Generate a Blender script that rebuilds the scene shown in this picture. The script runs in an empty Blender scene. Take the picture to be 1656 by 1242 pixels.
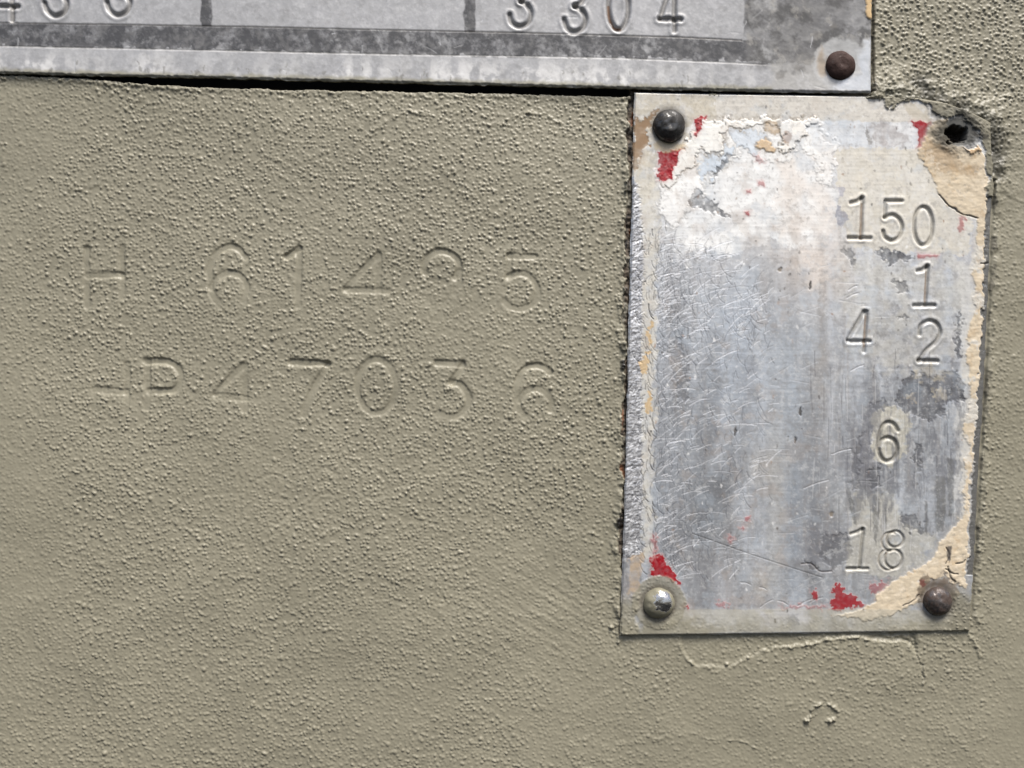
import bpy, bmesh, math
import numpy as np

# ------------------------------------------------------------------ camera, sky, sun, exposure
# All layout is in tenths of a millimetre on the wall plane: x to the right, y down, h out of the wall.
S = 1e-4
CX, CY, D = 828.0, 621.0, 1500.0          # camera axis and distance (0.15 m from the wall)
sc = bpy.context.scene
cam_d = bpy.data.cameras.new("camera")
cam_d.sensor_width = 36.0
cam_d.lens = 36.0 * D / 1656.0
cam_d.clip_start = 0.005
cam_d.clip_end = 50.0
cam = bpy.data.objects.new("camera", cam_d)
cam.location = (0, -D * S, 0)
cam.rotation_euler = (math.radians(90), 0, 0)
sc.collection.objects.link(cam)
sc.camera = cam

SUN_DIR = np.array((0.26, -0.50, 1.0))      # towards the sun
SUN_DIR = SUN_DIR / np.linalg.norm(SUN_DIR)
elev = math.asin(SUN_DIR[2])
azim = math.atan2(SUN_DIR[0], SUN_DIR[1])
world = bpy.data.worlds.new("World")
sc.world = world
world.use_nodes = True
wn = world.node_tree
bg = wn.nodes["Background"]
sky = wn.nodes.new("ShaderNodeTexSky")
sky.sky_type = 'NISHITA'
sky.sun_disc = False
sky.sun_elevation = elev
sky.sun_rotation = azim
sky.air_density = 1.0
sky.dust_density = 4.0
sky.ozone_density = 1.0
wn.links.new(sky.outputs[0], bg.inputs[0])
bg.inputs[1].default_value = 0.08
sun_d = bpy.data.lights.new("sun", 'SUN')
sun_d.energy = 3.0
sun_d.angle = math.radians(26)
sun_d.color = (1.0, 0.965, 0.91)
sun = bpy.data.objects.new("sun", sun_d)
sun.rotation_euler = (math.pi / 2 - elev, 0, math.atan2(SUN_DIR[1], SUN_DIR[0]) + math.pi / 2)
sc.collection.objects.link(sun)
vs = sc.view_settings
vs.view_transform = 'Standard'
vs.look = 'None'
vs.exposure = 0.74
vs.gamma = 1.0
vs.use_curve_mapping = False

# ------------------------------------------------------------------ noise and drawing helpers
_tab = {}
def tab(seed):
    if seed not in _tab:
        _tab[seed] = np.random.default_rng(seed).random((256, 256)).astype(np.float32)
    return _tab[seed]

def vnoise(x, y, seed):
    ix = np.floor(x).astype(np.int32); iy = np.floor(y).astype(np.int32)
    fx = (x - ix).astype(np.float32); fy = (y - iy).astype(np.float32)
    fx = fx * fx * fx * (fx * (fx * 6 - 15) + 10); fy = fy * fy * fy * (fy * (fy * 6 - 15) + 10)
    t = tab(seed)
    x0 = ix & 255; x1 = (ix + 1) & 255; y0 = iy & 255; y1 = (iy + 1) & 255
    a = t[y0, x0]; b = t[y0, x1]; c = t[y1, x0]; d = t[y1, x1]
    return ((a + (b - a) * fx) * (1 - fy) + (c + (d - c) * fx) * fy) * 2 - 1

def fbm(x, y, sx, sy=None, octv=4, seed=1, gain=0.5):
    sy = sy or sx
    r = 0; amp = 1.0; tot = 0
    # a turned lattice hides the grid of the noise
    ca, sa = math.cos(0.5 * (sx == sy)), math.sin(0.5 * (sx == sy))
    u = (x * ca - y * sa) / sx; v = (x * sa + y * ca) / sy
    for k in range(octv):
        r = r + amp * vnoise(u * 2 ** k + 17.3 * k, v * 2 ** k + 9.1 * k, seed + k)
        tot += amp; amp *= gain
    return r / tot * 1.6

def sstep(a, b, x):
    t = np.clip((x - a) / (b - a), 0, 1)
    return t * t * (3 - 2 * t)

def stipple(x, y, cell, seed, rmin, rmax, prob=1.0):
    """small round paint bumps, one per jittered cell"""
    gx = x / cell; gy = y / cell
    ix = np.floor(gx).astype(np.int32); iy = np.floor(gy).astype(np.int32)
    out = np.zeros(x.shape, np.float32)
    tx, ty, tr, th, tp = tab(seed), tab(seed + 1), tab(seed + 2), tab(seed + 3), tab(seed + 4)
    for dj in (-1, 0, 1):
        for di in (-1, 0, 1):
            cx = (ix + di) & 255; cy = (iy + dj) & 255
            px = ix + di + 0.12 + 0.76 * tx[cy, cx]; py = iy + dj + 0.12 + 0.76 * ty[cy, cx]
            r = (rmin + (rmax - rmin) * tr[cy, cx]) / cell
            d2 = ((gx - px) ** 2 + (gy - py) ** 2) / (r * r)
            h = (0.2 + 0.8 * th[cy, cx] ** 1.6) * np.clip(1 - d2, 0, 1) ** 1.15 * (tp[cy, cx] < prob)
            out += h.astype(np.float32)
    return out

def cr(pts, n=8):
    """Catmull-Rom curve through points"""
    p = np.array(pts, float)
    if len(p) < 3: return p
    q = np.vstack([2 * p[0] - p[1], p, 2 * p[-1] - p[-2]])
    out = []
    for i in range(1, len(q) - 2):
        for t in np.linspace(0, 1, n, endpoint=False):
            a, b, c, d = q[i - 1], q[i], q[i + 1], q[i + 2]
            out.append(0.5 * ((2 * b) + (c - a) * t + (2 * a - 5 * b + 4 * c - d) * t * t + (3 * b - a - 3 * c + d) * t ** 3))
    out.append(p[-1])
    return np.array(out)

def ell(cx, cy, rx, ry, a0=0, a1=360, n=28, rot=0):
    a = np.radians(np.linspace(a0, a1, n))
    x = rx * np.cos(a); y = ry * np.sin(a); r = math.radians(rot)
    return np.stack([cx + x * math.cos(r) - y * math.sin(r), cy + x * math.sin(r) + y * math.cos(r)], 1)

def lin(rgb):
    c = np.array(rgb, float) / 255.0
    return np.where(c <= 0.04045, c / 12.92, ((c + 0.055) / 1.055) ** 2.4).astype(np.float32)

class Sheet:
    """a height field with colour, metalness and roughness over points X, Y"""
    def __init__(self, X, Y):
        self.X = X.astype(np.float32); self.Y = Y.astype(np.float32)
        self.H = np.zeros(X.shape, np.float32)
        self.C = np.zeros(X.shape + (3,), np.float32)
        self.M = np.zeros(X.shape, np.float32)
        self.R = np.full(X.shape, 0.5, np.float32)
        self.rmin, self.rmax = Y.min(1), Y.max(1)
        self.cmin, self.cmax = X.min(0), X.max(0)
        self.wx = fbm(X, Y, 14, octv=3, seed=301); self.wy = fbm(X, Y, 14, octv=3, seed=311)
        self.fx = fbm(X, Y, 4.5, octv=2, seed=321); self.fy = fbm(X, Y, 4.5, octv=2, seed=331)
    def win(self, x0, x1, y0, y1):
        r = np.nonzero((self.rmax >= y0) & (self.rmin <= y1))[0]
        c = np.nonzero((self.cmax >= x0) & (self.cmin <= x1))[0]
        if len(r) == 0 or len(c) == 0: return None
        return (slice(r[0], r[-1] + 1), slice(c[0], c[-1] + 1))
    def dist(self, pts, pad, warp=0.0, fine=0.0):
        p = np.array(pts, float)
        w = self.win(p[:, 0].min() - pad, p[:, 0].max() + pad, p[:, 1].min() - pad, p[:, 1].max() + pad)
        if w is None: return None, None
        x = self.X[w] + warp * self.wx[w] + fine * self.fx[w]; y = self.Y[w] + warp * self.wy[w] + fine * self.fy[w]
        best = np.full(x.shape, 1e9, np.float32)
        for a, b in zip(p[:-1], p[1:]):
            dx, dy = b - a; L = dx * dx + dy * dy + 1e-9
            t = np.clip(((x - a[0]) * dx + (y - a[1]) * dy) / L, 0, 1)
            best = np.minimum(best, (x - a[0] - t * dx) ** 2 + (y - a[1] - t * dy) ** 2)
        return w, np.sqrt(best)
    def sdf(self, poly, pad, warp=0.0, fine=0.0):
        """signed distance to a polygon, negative inside"""
        p = np.array(poly, float); q = np.vstack([p, p[:1]])
        w, d = self.dist(q, pad, warp, fine)
        if w is None: return None, None
        x = self.X[w] + warp * self.wx[w] + fine * self.fx[w]; y = self.Y[w] + warp * self.wy[w] + fine * self.fy[w]
        ins = np.zeros(x.shape, bool)
        for a, b in zip(q[:-1], q[1:]):
            if a[1] == b[1]: continue
            ins ^= ((a[1] > y) != (b[1] > y)) & (x < (b[0] - a[0]) * (y - a[1]) / (b[1] - a[1]) + a[0])
        return w, np.where(ins, -d, d)
    def blend(self, w, m, col=None, met=None, rgh=None, thick=None):
        m = np.asarray(m, np.float32)
        if col is not None: self.C[w] += (lin(col) - self.C[w]) * m[..., None]
        if met is not None: self.M[w] += (met - self.M[w]) * m
        if rgh is not None: self.R[w] += (rgh - self.R[w]) * m
        if thick is not None: self.H[w] += thick * m
    def patch(self, poly, col, met=0.0, rgh=0.6, alpha=1.0, soft=1.2, warp=3.0, fine=1.5, thick=0.0, edge=None, ew=3.0, ea=0.8, curve=False, mott=0.0, ms=8.0):
        if curve: poly = cr(list(poly) + [poly[0]], 6)
        w, d = self.sdf(poly, 14 + 2 * soft + warp * 2, warp, fine)
        if w is None: return
        m = 1 - sstep(-soft, soft, d)
        if mott:
            m = m * np.clip(1 - mott * (0.5 + fbm(self.X[w], self.Y[w], ms, octv=3, seed=411)), 0, 1)
        if edge is not None:
            e = np.exp(-(d / ew) ** 2) * ea
            self.blend(w, e, edge)
        self.blend(w, m * alpha, col, met, rgh)
        if thick: self.H[w] += thick * (1 - sstep(-1.6, 1.6, d))
    def groove(self, pts, depth, width, col=None, ca=0.7, met=None, rgh=None, rim=0.0, warp=0.0, flat=0.0, fine=0.0, fade=None):
        w, d = self.dist(pts, width * 4 + 3, warp, fine)
        if w is None: return
        g = 1 - sstep(width * flat, width, d)
        f = 1.0 if fade is None else fade(self.X[w], self.Y[w])
        self.H[w] += (-depth * g + rim * depth * np.exp(-((d - width * 1.45) / (width * 0.55)) ** 2)) * f
        if col is not None:
            self.blend(w, ca * (1 - sstep(width * 0.35, width * 0.95, d)) * f, col, met, rgh)
    def to_mesh(self, name, mat, parent=None, scale_h=0.0, drop=30.0, keep=None, skirt_col=None):
        k = (D - scale_h) / D
        ny, nx = self.X.shape
        idx = np.arange(ny * nx).reshape(ny, nx)
        quads = np.stack([idx[:-1, :-1], idx[1:, :-1], idx[1:, 1:], idx[:-1, 1:]], -1)
        if keep is not None:
            kq = keep[:-1, :-1] | keep[1:, :-1] | keep[1:, 1:] | keep[:-1, 1:]
            quads = quads[kq]
        quads = quads.reshape(-1, 4)
        P = np.stack([(self.X - CX) * S * k, -self.H * S, (CY - self.Y) * S * k], -1).reshape(-1, 3)
        C = np.concatenate([np.clip(self.C, 0, 1), np.ones(self.X.shape + (1,), np.float32)], -1).reshape(-1, 4)
        M = self.M.reshape(-1); R = self.R.reshape(-1)
        # the cut edge of the sheet: a rim of its own vertices going back
        ring = np.concatenate([idx[0, :-1], idx[:-1, -1], idx[-1, :0:-1], idx[:0:-1, 0]])
        n = len(P); m = len(ring)
        A = P[ring].copy(); B = A.copy(); B[:, 1] = np.maximum(B[:, 1], 0) + 0 * B[:, 1]
        B[:, 1] = A[:, 1] + drop * S
        P = np.vstack([P, A, B])
        CR = C[ring].copy()
        if skirt_col is not None: CR[:, :3] = lin(skirt_col)
        C = np.vstack([C, CR, CR]); M = np.concatenate([M, M[ring], M[ring]]); R = np.concatenate([R, R[ring], R[ring]])
        a = n + np.arange(m); a2 = np.roll(a, -1); b = a + m; b2 = a2 + m
        quads = np.vstack([quads, np.stack([a, a2, b2, b], -1)])
        used = np.zeros(len(P), bool); used[quads.ravel()] = True
        rem = np.cumsum(used) - 1
        quads = rem[quads]; P = P[used]; C = C[used]; M = M[used]; R = R[used]
        me = bpy.data.meshes.new(name)
        me.vertices.add(len(P)); me.vertices.foreach_set("co", P.astype(np.float32).ravel())
        me.loops.add(quads.size); me.loops.foreach_set("vertex_index", quads.astype(np.int32).ravel())
        me.polygons.add(len(quads))
        me.polygons.foreach_set("loop_start", np.arange(0, quads.size, 4, dtype=np.int32))
        me.polygons.foreach_set("loop_total", np.full(len(quads), 4, np.int32))
        me.polygons.foreach_set("use_smooth", np.ones(len(quads), bool))
        at = me.attributes.new("tint", 'FLOAT_COLOR', 'POINT'); at.data.foreach_set("color", C.astype(np.float32).ravel())
        at = me.attributes.new("bare", 'FLOAT', 'POINT'); at.data.foreach_set("value", M.astype(np.float32))
        at = me.attributes.new("dull", 'FLOAT', 'POINT'); at.data.foreach_set("value", R.astype(np.float32))
        me.update(calc_edges=True); me.validate()
        me.materials.append(mat)
        o = bpy.data.objects.new(name, me)
        sc.collection.objects.link(o)
        if parent: o.parent = parent
        return o

# ------------------------------------------------------------------ materials
def new_mat(name):
    m = bpy.data.materials.new(name); m.use_nodes = True
    nt = m.node_tree
    return m, nt, nt.nodes["Principled BSDF"]

def node(nt, t, **kw):
    n = nt.nodes.new(t)
    for k, v in kw.items(): setattr(n, k, v)
    return n

def layered_mat(name, fine_scale, bump_d, stretch=None, vary=0.12, spec=0.4):
    m, nt, p = new_mat(name)
    L = nt.links.new
    a = node(nt, "ShaderNodeAttribute", attribute_name="tint")
    b = node(nt, "ShaderNodeAttribute", attribute_name="bare")
    r = node(nt, "ShaderNodeAttribute", attribute_name="dull")
    tc = node(nt, "ShaderNodeTexCoord")
    n1 = node(nt, "ShaderNodeTexNoise"); n1.inputs["Scale"].default_value = fine_scale * 0.35; n1.inputs["Detail"].default_value = 5
    L(tc.outputs["Object"], n1.inputs["Vector"])
    mr = node(nt, "ShaderNodeMapRange"); mr.inputs[1].default_value = 0.3; mr.inputs[2].default_value = 0.7
    mr.inputs[3].default_value = 1 - vary; mr.inputs[4].default_value = 1 + vary
    L(n1.outputs["Fac"], mr.inputs[0])
    vm = node(nt, "ShaderNodeVectorMath", operation='MULTIPLY')
    L(a.outputs["Color"], vm.inputs[0]); L(mr.outputs[0], vm.inputs[1])
    L(vm.outputs[0], p.inputs["Base Color"])
    L(b.outputs["Fac"], p.inputs["Metallic"]); L(r.outputs["Fac"], p.inputs["Roughness"])
    p.inputs["Specular IOR Level"].default_value = spec
    n2 = node(nt, "ShaderNodeTexNoise"); n2.inputs["Scale"].default_value = fine_scale; n2.inputs["Detail"].default_value = 3
    if stretch:
        mp = node(nt, "ShaderNodeMapping"); mp.inputs["Scale"].default_value = stretch
        L(tc.outputs["Object"], mp.inputs["Vector"]); L(mp.outputs[0], n2.inputs["Vector"])
    else:
        L(tc.outputs["Object"], n2.inputs["Vector"])
    bp = node(nt, "ShaderNodeBump"); bp.inputs["Strength"].default_value = 1.0; bp.inputs["Distance"].default_value = bump_d
    L(n2.outputs["Fac"], bp.inputs["Height"]); L(bp.outputs[0], p.inputs["Normal"])
    return m

mat_wall = layered_mat("khaki paint over sprayed texture", 3500, 1.6e-5, vary=0.06, spec=0.5)
mat_plate = layered_mat("worn aluminium with paint remains", 2600, 0.35e-5, stretch=(0.12, 1, 1.6), vary=0.07, spec=0.4)
mat_data = layered_mat("grey oxidised aluminium", 2600, 0.6e-5, vary=0.08, spec=0.4)

def rivet_mat(name, steel, rust, amount, metal, rough, bump=4e-5, spot=None):
    m, nt, p = new_mat(name)
    L = nt.links.new
    tc = node(nt, "ShaderNodeTexCoord")
    n1 = node(nt, "ShaderNodeTexNoise"); n1.inputs["Scale"].default_value = 900; n1.inputs["Detail"].default_value = 6; n1.inputs["Roughness"].default_value = 0.65
    L(tc.outputs["Object"], n1.inputs["Vector"])
    mr = node(nt, "ShaderNodeMapRange", interpolation_type='SMOOTHSTEP')
    mr.inputs[1].default_value = 0.62 - amount * 0.4; mr.inputs[2].default_value = 0.72 - amount * 0.4
    src = n1.outputs["Fac"]
    if spot:                                   # paint has rubbed off round one spot of the head
        vd = node(nt, "ShaderNodeVectorMath", operation='DISTANCE'); vd.inputs[1].default_value = (spot[0] * S, -spot[2] * S, -spot[1] * S)
        L(tc.outputs["Object"], vd.inputs[0])
        ml_ = node(nt, "ShaderNodeMath", operation='MULTIPLY_ADD'); ml_.inputs[1].default_value = 0.45 / (spot[3] * S); ml_.inputs[2].default_value = -0.45
        L(vd.outputs["Value"], ml_.inputs[0])
        ad = node(nt, "ShaderNodeMath", operation='ADD'); L(ml_.outputs[0], ad.inputs[0]); L(n1.outputs["Fac"], ad.inputs[1]); src = ad.outputs[0]
    L(src, mr.inputs[0])
    mx = node(nt, "ShaderNodeMix", data_type='RGBA')
    mx.inputs[6].default_value = (*lin(steel), 1); mx.inputs[7].default_value = (*lin(rust), 1)
    L(mr.outputs[0], mx.inputs[0]); L(mx.outputs[2], p.inputs["Base Color"])
    mm = node(nt, "ShaderNodeMapRange"); mm.inputs[3].default_value = metal; mm.inputs[4].default_value = metal * 0.15
    L(mr.outputs[0], mm.inputs[0]); L(mm.outputs[0], p.inputs["Metallic"])
    rr = node(nt, "ShaderNodeMapRange"); rr.inputs[3].default_value = rough; rr.inputs[4].default_value = min(1, rough + 0.3)
    L(mr.outputs[0], rr.inputs[0]); L(rr.outputs[0], p.inputs["Roughness"])
    n2 = node(nt, "ShaderNodeTexNoise"); n2.inputs["Scale"].default_value = 2500; n2.inputs["Detail"].default_value = 4
    L(tc.outputs["Object"], n2.inputs["Vector"])
    bp = node(nt, "ShaderNodeBump"); bp.inputs["Distance"].default_value = bump; bp.inputs["Strength"].default_value = 0.8
    L(n2.outputs["Fac"], bp.inputs["Height"]); L(bp.outputs[0], p.inputs["Normal"])
    return m

# ------------------------------------------------------------------ measured outlines
KHAKI = (143, 138, 120)
def top_plate_bottom(x):
    return np.interp(x, [-300, 0, 150, 400, 800, 1030, 1410], [112, 118, 122, 127, 137, 143, 150])
def plate_left(y):
    return np.interp(y, [147, 400, 640, 880, 1028], [1026, 1020, 1014, 1008, 1003])
def plate_right(y):
    return np.interp(y, [150, 200, 300, 500, 640, 800, 920, 1022], [1597, 1601, 1606, 1598, 1591, 1582, 1575, 1568])
def plate_top(x):
    return np.interp(x, [1000, 1026, 1410, 1480, 1530, 1575, 1605], [149, 149, 155, 158, 166, 184, 200])
def plate_bottom(x):
    return np.interp(x, [1003, 1300, 1570], [1028, 1025, 1021])

def khaki_texture(X, Y):
    """height of the sprayed paint grain, about 2 tall"""
    reg = 1.08 + 0.10 * fbm(X, Y, 160, octv=2, seed=40)
    reg *= 1 - 0.50 * sstep(1560, 1650, X) * sstep(180, 300, Y)          # smoother towards the right
    reg *= 1 - 0.35 * sstep(950, 1200, Y) * sstep(900, 1250, X)
    reg *= 1 - 0.30 * sstep(160, 0, X)
    reg *= 1 - 0.15 * sstep(820, 1000, Y)
    reg *= 1 + 0.45 * sstep(1400, 1440, X) * sstep(190, 120, Y)
    reg *= 1 - 0.35 * sstep(0.15, 0.7, fbm(X, Y, 210, octv=3, seed=42))
    reg = np.clip(reg, 0.25, 1.5)
    u = X + 2 * fbm(X, Y, 30, octv=2, seed=44); v = Y + 2 * fbm(X, Y, 30, octv=2, seed=47)
    h = np.maximum(2.0 * stipple(u, v, 5.9, 50, 2.0, 2.9, 0.85), 2.4 * stipple(0.94 * u + 0.34 * v, 0.94 * v - 0.34 * u, 12.0, 60, 2.4, 3.6, 0.7))
    h = np.maximum(h, 2.8 * stipple(0.9 * u - 0.43 * v, 0.9 * v + 0.43 * u, 29.0, 90, 3.0, 4.6, 0.5)) + 0.22 * fbm(X, Y, 9, octv=2, seed=70)
    # faint brush drag in the coat below, running down to the right
    drag = fbm(0.86 * X + 0.5 * Y, 0.86 * Y - 0.5 * X, 70, 6, octv=3, seed=74)
    h = h * (1 - 0.75 * np.clip(sstep(1676, 1690, X) + sstep(-20, -34, X) + sstep(1258, 1272, Y) + sstep(-16, -30, Y), 0, 1))
    return 1.04 * h * reg + 0.42 * drag * np.clip(np.exp(-((X - 830) / 190) ** 2 - ((Y - 960) / 120) ** 2) + 0.5 * np.exp(-((X - 520) / 300) ** 2 - ((Y - 280) / 110) ** 2) + 0.3 * np.exp(-((X - 120) / 160) ** 2 - ((Y - 840) / 140) ** 2), 0, 1)

def rectgrid(segs):
    out = []
    for a, b, st in segs:
        out.append(np.linspace(a, b, max(2, int(round((b - a) / st)) + 1))[:-1])
    out.append(np.array([segs[-1][1]]))
    return np.concatenate(out)

# ------------------------------------------------------------------ the wall
gx = rectgrid([(-300, -24, 5), (-24, 1680, 1.42), (1680, 1960, 5)])
gy = rectgrid([(-300, -20, 5), (-20, 1262, 1.42), (1262, 1540, 5)])
X, Y = np.meshgrid(gx, gy)
W = Sheet(X, Y)
tex = khaki_texture(X, Y)
calm = np.ones(X.shape, np.float32)          # 0 where the grain is filled in

# stamped characters in the panel, under the paint
def wall_chars():
    L = []
    a = L.append
    # first line  H 61495
    a(([(139, 402), (139, 494)], 4.6)); a(([(196, 400), (196, 480)], 4.6)); a(([(140, 445), (194, 444)], 5))
    a((cr([(397, 416), (386, 403), (370, 399), (352, 406), (341, 424), (339, 450), (343, 475), (354, 491)]), 4.8))
    a((cr([(342, 466), (352, 449), (371, 442), (390, 449), (399, 468), (394, 486)]), 4.6))
    a(([(463, 415), (475, 409), (484, 401)], 6)); a(([(484, 401), (482, 496)], 6))
    a(([(612, 412), (559, 466)], 4)); a(([(559, 469), (628, 471)], 4.8)); a(([(612, 412), (612, 496)], 3.6))
    a((ell(714, 432, 28, 25, -200, 40), 4.8)); a((ell(714, 432, 28, 25, 40, 160), 1.5)); a((cr([(742, 440), (742, 456), (736, 474)]), 2.4)); a((cr([(692, 486), (706, 493), (724, 487)]), 1.6))
    a(([(824, 414), (864, 415)], 4.4)); a(([(824, 414), (822, 446)], 4.2))
    a((cr([(822, 449), (836, 443), (852, 444), (867, 460), (869, 477), (861, 491), (845, 499), (828, 497), (816, 488)]), 5))
    # second line  HP47036
    a(([(152, 584), (152, 668)], 1.4)); a(([(152, 630), (203, 634)], 4)); a(([(205, 590), (204, 664)], 3.4))
    a(([(237, 584), (237, 660)], 4)); a((cr([(234, 584), (262, 584), (281, 590), (291, 606), (289, 622), (276, 632), (240, 633)]), 5.5))
    a(([(392, 591), (348, 636)], 4.2)); a(([(348, 640), (402, 645)], 3.0)); a(([(396, 590), (396, 662)], 3.8))
    a(([(470, 586), (529, 588)], 5.6)); a(([(530, 590), (510, 622), (497, 650), (492, 672)], 4.4))
    a((ell(609, 625, 31, 44), 5.2))
    a(([(706, 587), (747, 589)], 4.4)); a(([(749, 590), (729, 619)], 9.0)); a((cr([(731, 620), (743, 622), (755, 635), (757, 652), (747, 668), (729, 674), (708, 668)]), 4.8))
    a((cr([(890, 602), (878, 593), (862, 591), (846, 599), (837, 618), (835, 642), (839, 662), (848, 672)]), 5))
    a((cr([(840, 648), (850, 634), (865, 629), (881, 634), (891, 650), (889, 664)]), 5.2))
    return L
for pts, dep in wall_chars():
    w, d = W.dist(pts, 26, 1.2)
    vary = np.clip(0.85 + 0.45 * fbm(W.X[w], W.Y[w], 34, octv=2, seed=77), 0.2, 1.25)
    row = 400 if np.mean(np.array(pts)[:, 1]) < 540 else 585      # struck deeper at the head of each figure
    vary = vary * np.interp(W.Y[w], [row, row + 35, row + 90], [1.1, 1.0, 0.6])
    g = 1 - sstep(3.2, 7.2, d)
    W.H[w] -= dep * 0.37 * vary * g
    W.H[w] += dep * 0.04 * np.exp(-((d - 11) / 4) ** 2)
    calm[w] = np.minimum(calm[w], 1 - 0.85 * (1 - sstep(3, 7.5, d)) * min(1, dep / 4.5))
# third line, almost lost: 1369 as faint ridges
for pts in ([(386, 768), (388, 845)], cr([(420, 775), (440, 766), (460, 778), (455, 796), (440, 803), (462, 812), (468, 830), (450, 846), (424, 838)]),
            cr([(545, 768), (520, 758), (503, 780), (498, 812), (505, 838), (514, 848)]), cr([(503, 815), (520, 798), (540, 802), (547, 815)]),
            ell(602, 786, 22, 20, -60, 200)):
    w, d = W.dist(pts, 20, 2.0, 1.5)
    W.H[w] += 0.45 * np.exp(-((d - 5) / 3) ** 2) - 0.4 * np.exp(-(d / 4) ** 2)
    calm[w] = np.minimum(calm[w], 1 - 0.45 * np.exp(-(d / 6) ** 2))

W.H += tex * calm + 3.0 * fbm(X, Y, 420, octv=2, seed=5) + 1.0 * fbm(X, Y, 90, octv=2, seed=8)
tone = 1 + 0.035 * fbm(X, Y, 220, octv=3, seed=11) + 0.03 * fbm(X, Y, 30, octv=3, seed=15)
W.C[:] = lin(KHAKI) * tone[..., None]
W.R[:] = 0.46

def ridge(pts, h, wd, warp=2.0, oneside=0.0):
    w, d = W.dist(cr(pts), wd * 4, warp, 1.2)
    if w is None: return
    v = np.clip(0.6 + 1.0 * fbm(W.X[w], W.Y[w], 7, octv=2, seed=91), 0.0, 1.9)
    W.H[w] += h * 0.45 * v * np.exp(-(d / (wd * 0.75)) ** 2)
# torn paint seams and drips below and right of the plate
ridge([(1100, 1030), (1101, 1050), (1112, 1068), (1125, 1077), (1145, 1080), (1160, 1087)], 2.4, 2.6)
ridge([(1176, 1075), (1179, 1076)], 8, 4.5, 0.5)
ridge([(1188, 1073), (1205, 1066), (1230, 1054), (1250, 1048), (1290, 1045), (1330, 1036), (1370, 1032), (1410, 1034)], 5.0, 3.2)
ridge([(1300, 1165), (1309, 1161), (1312, 1146), (1324, 1139), (1340, 1138), (1352, 1147), (1358, 1158)], 6.0, 3.0, 0.8)
ridge([(1340, 1164), (1356, 1161)], 8.5, 4.0, 0.6)
ridge([(1302, 1166), (1306, 1163)], 6, 4, 0.4)
ridge([(1395, 1110), (1412, 1100), (1425, 1102), (1440, 1118)], 2.2, 3.0)
ridge([(1100, 1190), (1118, 1183), (1135, 1190), (1165, 1197), (1200, 1198), (1222, 1208)], 2.0, 2.6)
ridge([(1000, 1205), (1040, 1198), (1085, 1190)], 1.6, 4)
ridge([(1568, 1026), (1578, 1040), (1586, 1064)], 3.4, 3.0)
ridge([(1476, 1042), (1490, 1070), (1497, 1096), (1494, 1108)], 3.2, 3.2)
ridge([(960, 862), (972, 872), (968, 884)], 4, 4); ridge([(985, 1012), (998, 1022), (1000, 1040)], 6, 4)
ridge([(968, 976), (990, 968), (1001, 962)], 3.2, 3.2); ridge([(1000, 985), (1003, 1000), (996, 1022)], 4, 5)
for p in ([(600, 214), (640, 190), (665, 182), (700, 188)], [(690, 160), (712, 166), (730, 172)], [(850, 185), (880, 188), (910, 200)],
          [(790, 205), (830, 190), (860, 182)], [(540, 158), (570, 172), (580, 190)], [(150, 140), (165, 146), (180, 142)], [(205, 145), (222, 148)],
          [(0, 232), (8, 230)], [(1590, 130), (1610, 152), (1656, 156)], [(1500, 164), (1550, 168), (1600, 164), (1660, 170)],
          [(1440, 130), (1470, 122), (1492, 140)], [(1480, 176), (1520, 172), (1580, 186), (1640, 190)], [(1430, 150), (1460, 146), (1490, 150), (1530, 156)]):
    ridge(p, 2.6, 3.4, 3.5)
# a flat torn step of paint under the plate's lower edge
w, d = W.sdf([(1105, 1020), (1104, 1052), (1125, 1076), (1180, 1076), (1250, 1048), (1330, 1036), (1375, 1030), (1440, 1037), (1472, 1042), (1492, 1075), (1494, 1100), (1480, 1022)], 30, 3, 1)
W.H[w] -= 1.6 * (1 - sstep(-2, 2, d))
W.H[w] -= 2.6 * np.exp(-((d + 4) / 3) ** 2) * sstep(1390, 1430, W.X[w])

# paint heaped up at the plate's buried upper corner
w, d = W.dist([(1415, 148), (1500, 150), (1560, 172), (1600, 196), (1612, 300)], 80, 6)
W.H[w] += 7 * np.exp(-(d / 26) ** 2) + 2.5 * fbm(W.X[w], W.Y[w], 22, octv=3, seed=131) * np.exp(-(d / 30) ** 2)
W.blend(w, 0.55 * np.exp(-(d / 17) ** 2) * sstep(-0.5, 0.5, fbm(W.X[w], W.Y[w], 40, octv=2, seed=137)), (104, 102, 88))
for p, r in (((1488, 136), 16), ((1508, 172), 22), ((1545, 176), 20), ((1588, 212), 28), ((1602, 240), 18), ((1606, 275), 12)):
    w, d = W.dist([p, (p[0] + 8, p[1] + 12)], 50, 6, 3)
    W.blend(w, 0.8 * np.exp(-(d / r) ** 2), (62, 60, 52)); W.H[w] -= 4 * np.exp(-(d / r) ** 2)

# the gap that runs round the plates: the panel falls away, the shade under the top plate painted in dark
yb = top_plate_bottom(X)
gap_w = np.interp(X, [-420, 40, 130, 260, 420, 700, 1030, 1060], [1, 3, 5, 13, 15.5, 14, 12, 6]) + 1.2 * W.wx + 0.7 * W.fx
gd = (yb + gap_w) - Y                       # >0 inside the gap, above the paint's edge
m = sstep(-1.5, 2.0, gd) * (X < 1409)
W.H = W.H * (1 - m) - 34 * m
W.blend((slice(None), slice(None)), m, (46, 42, 36), 0, 0.8)
lip = np.exp(-((gd + 5) / 4) ** 2) * (X < 1010) * np.interp(X, [0, 250, 400, 1010], [1.8, 1.6, 0.8, 0.5])
W.H += lip * (1 + 0.8 * W.fx)

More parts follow.
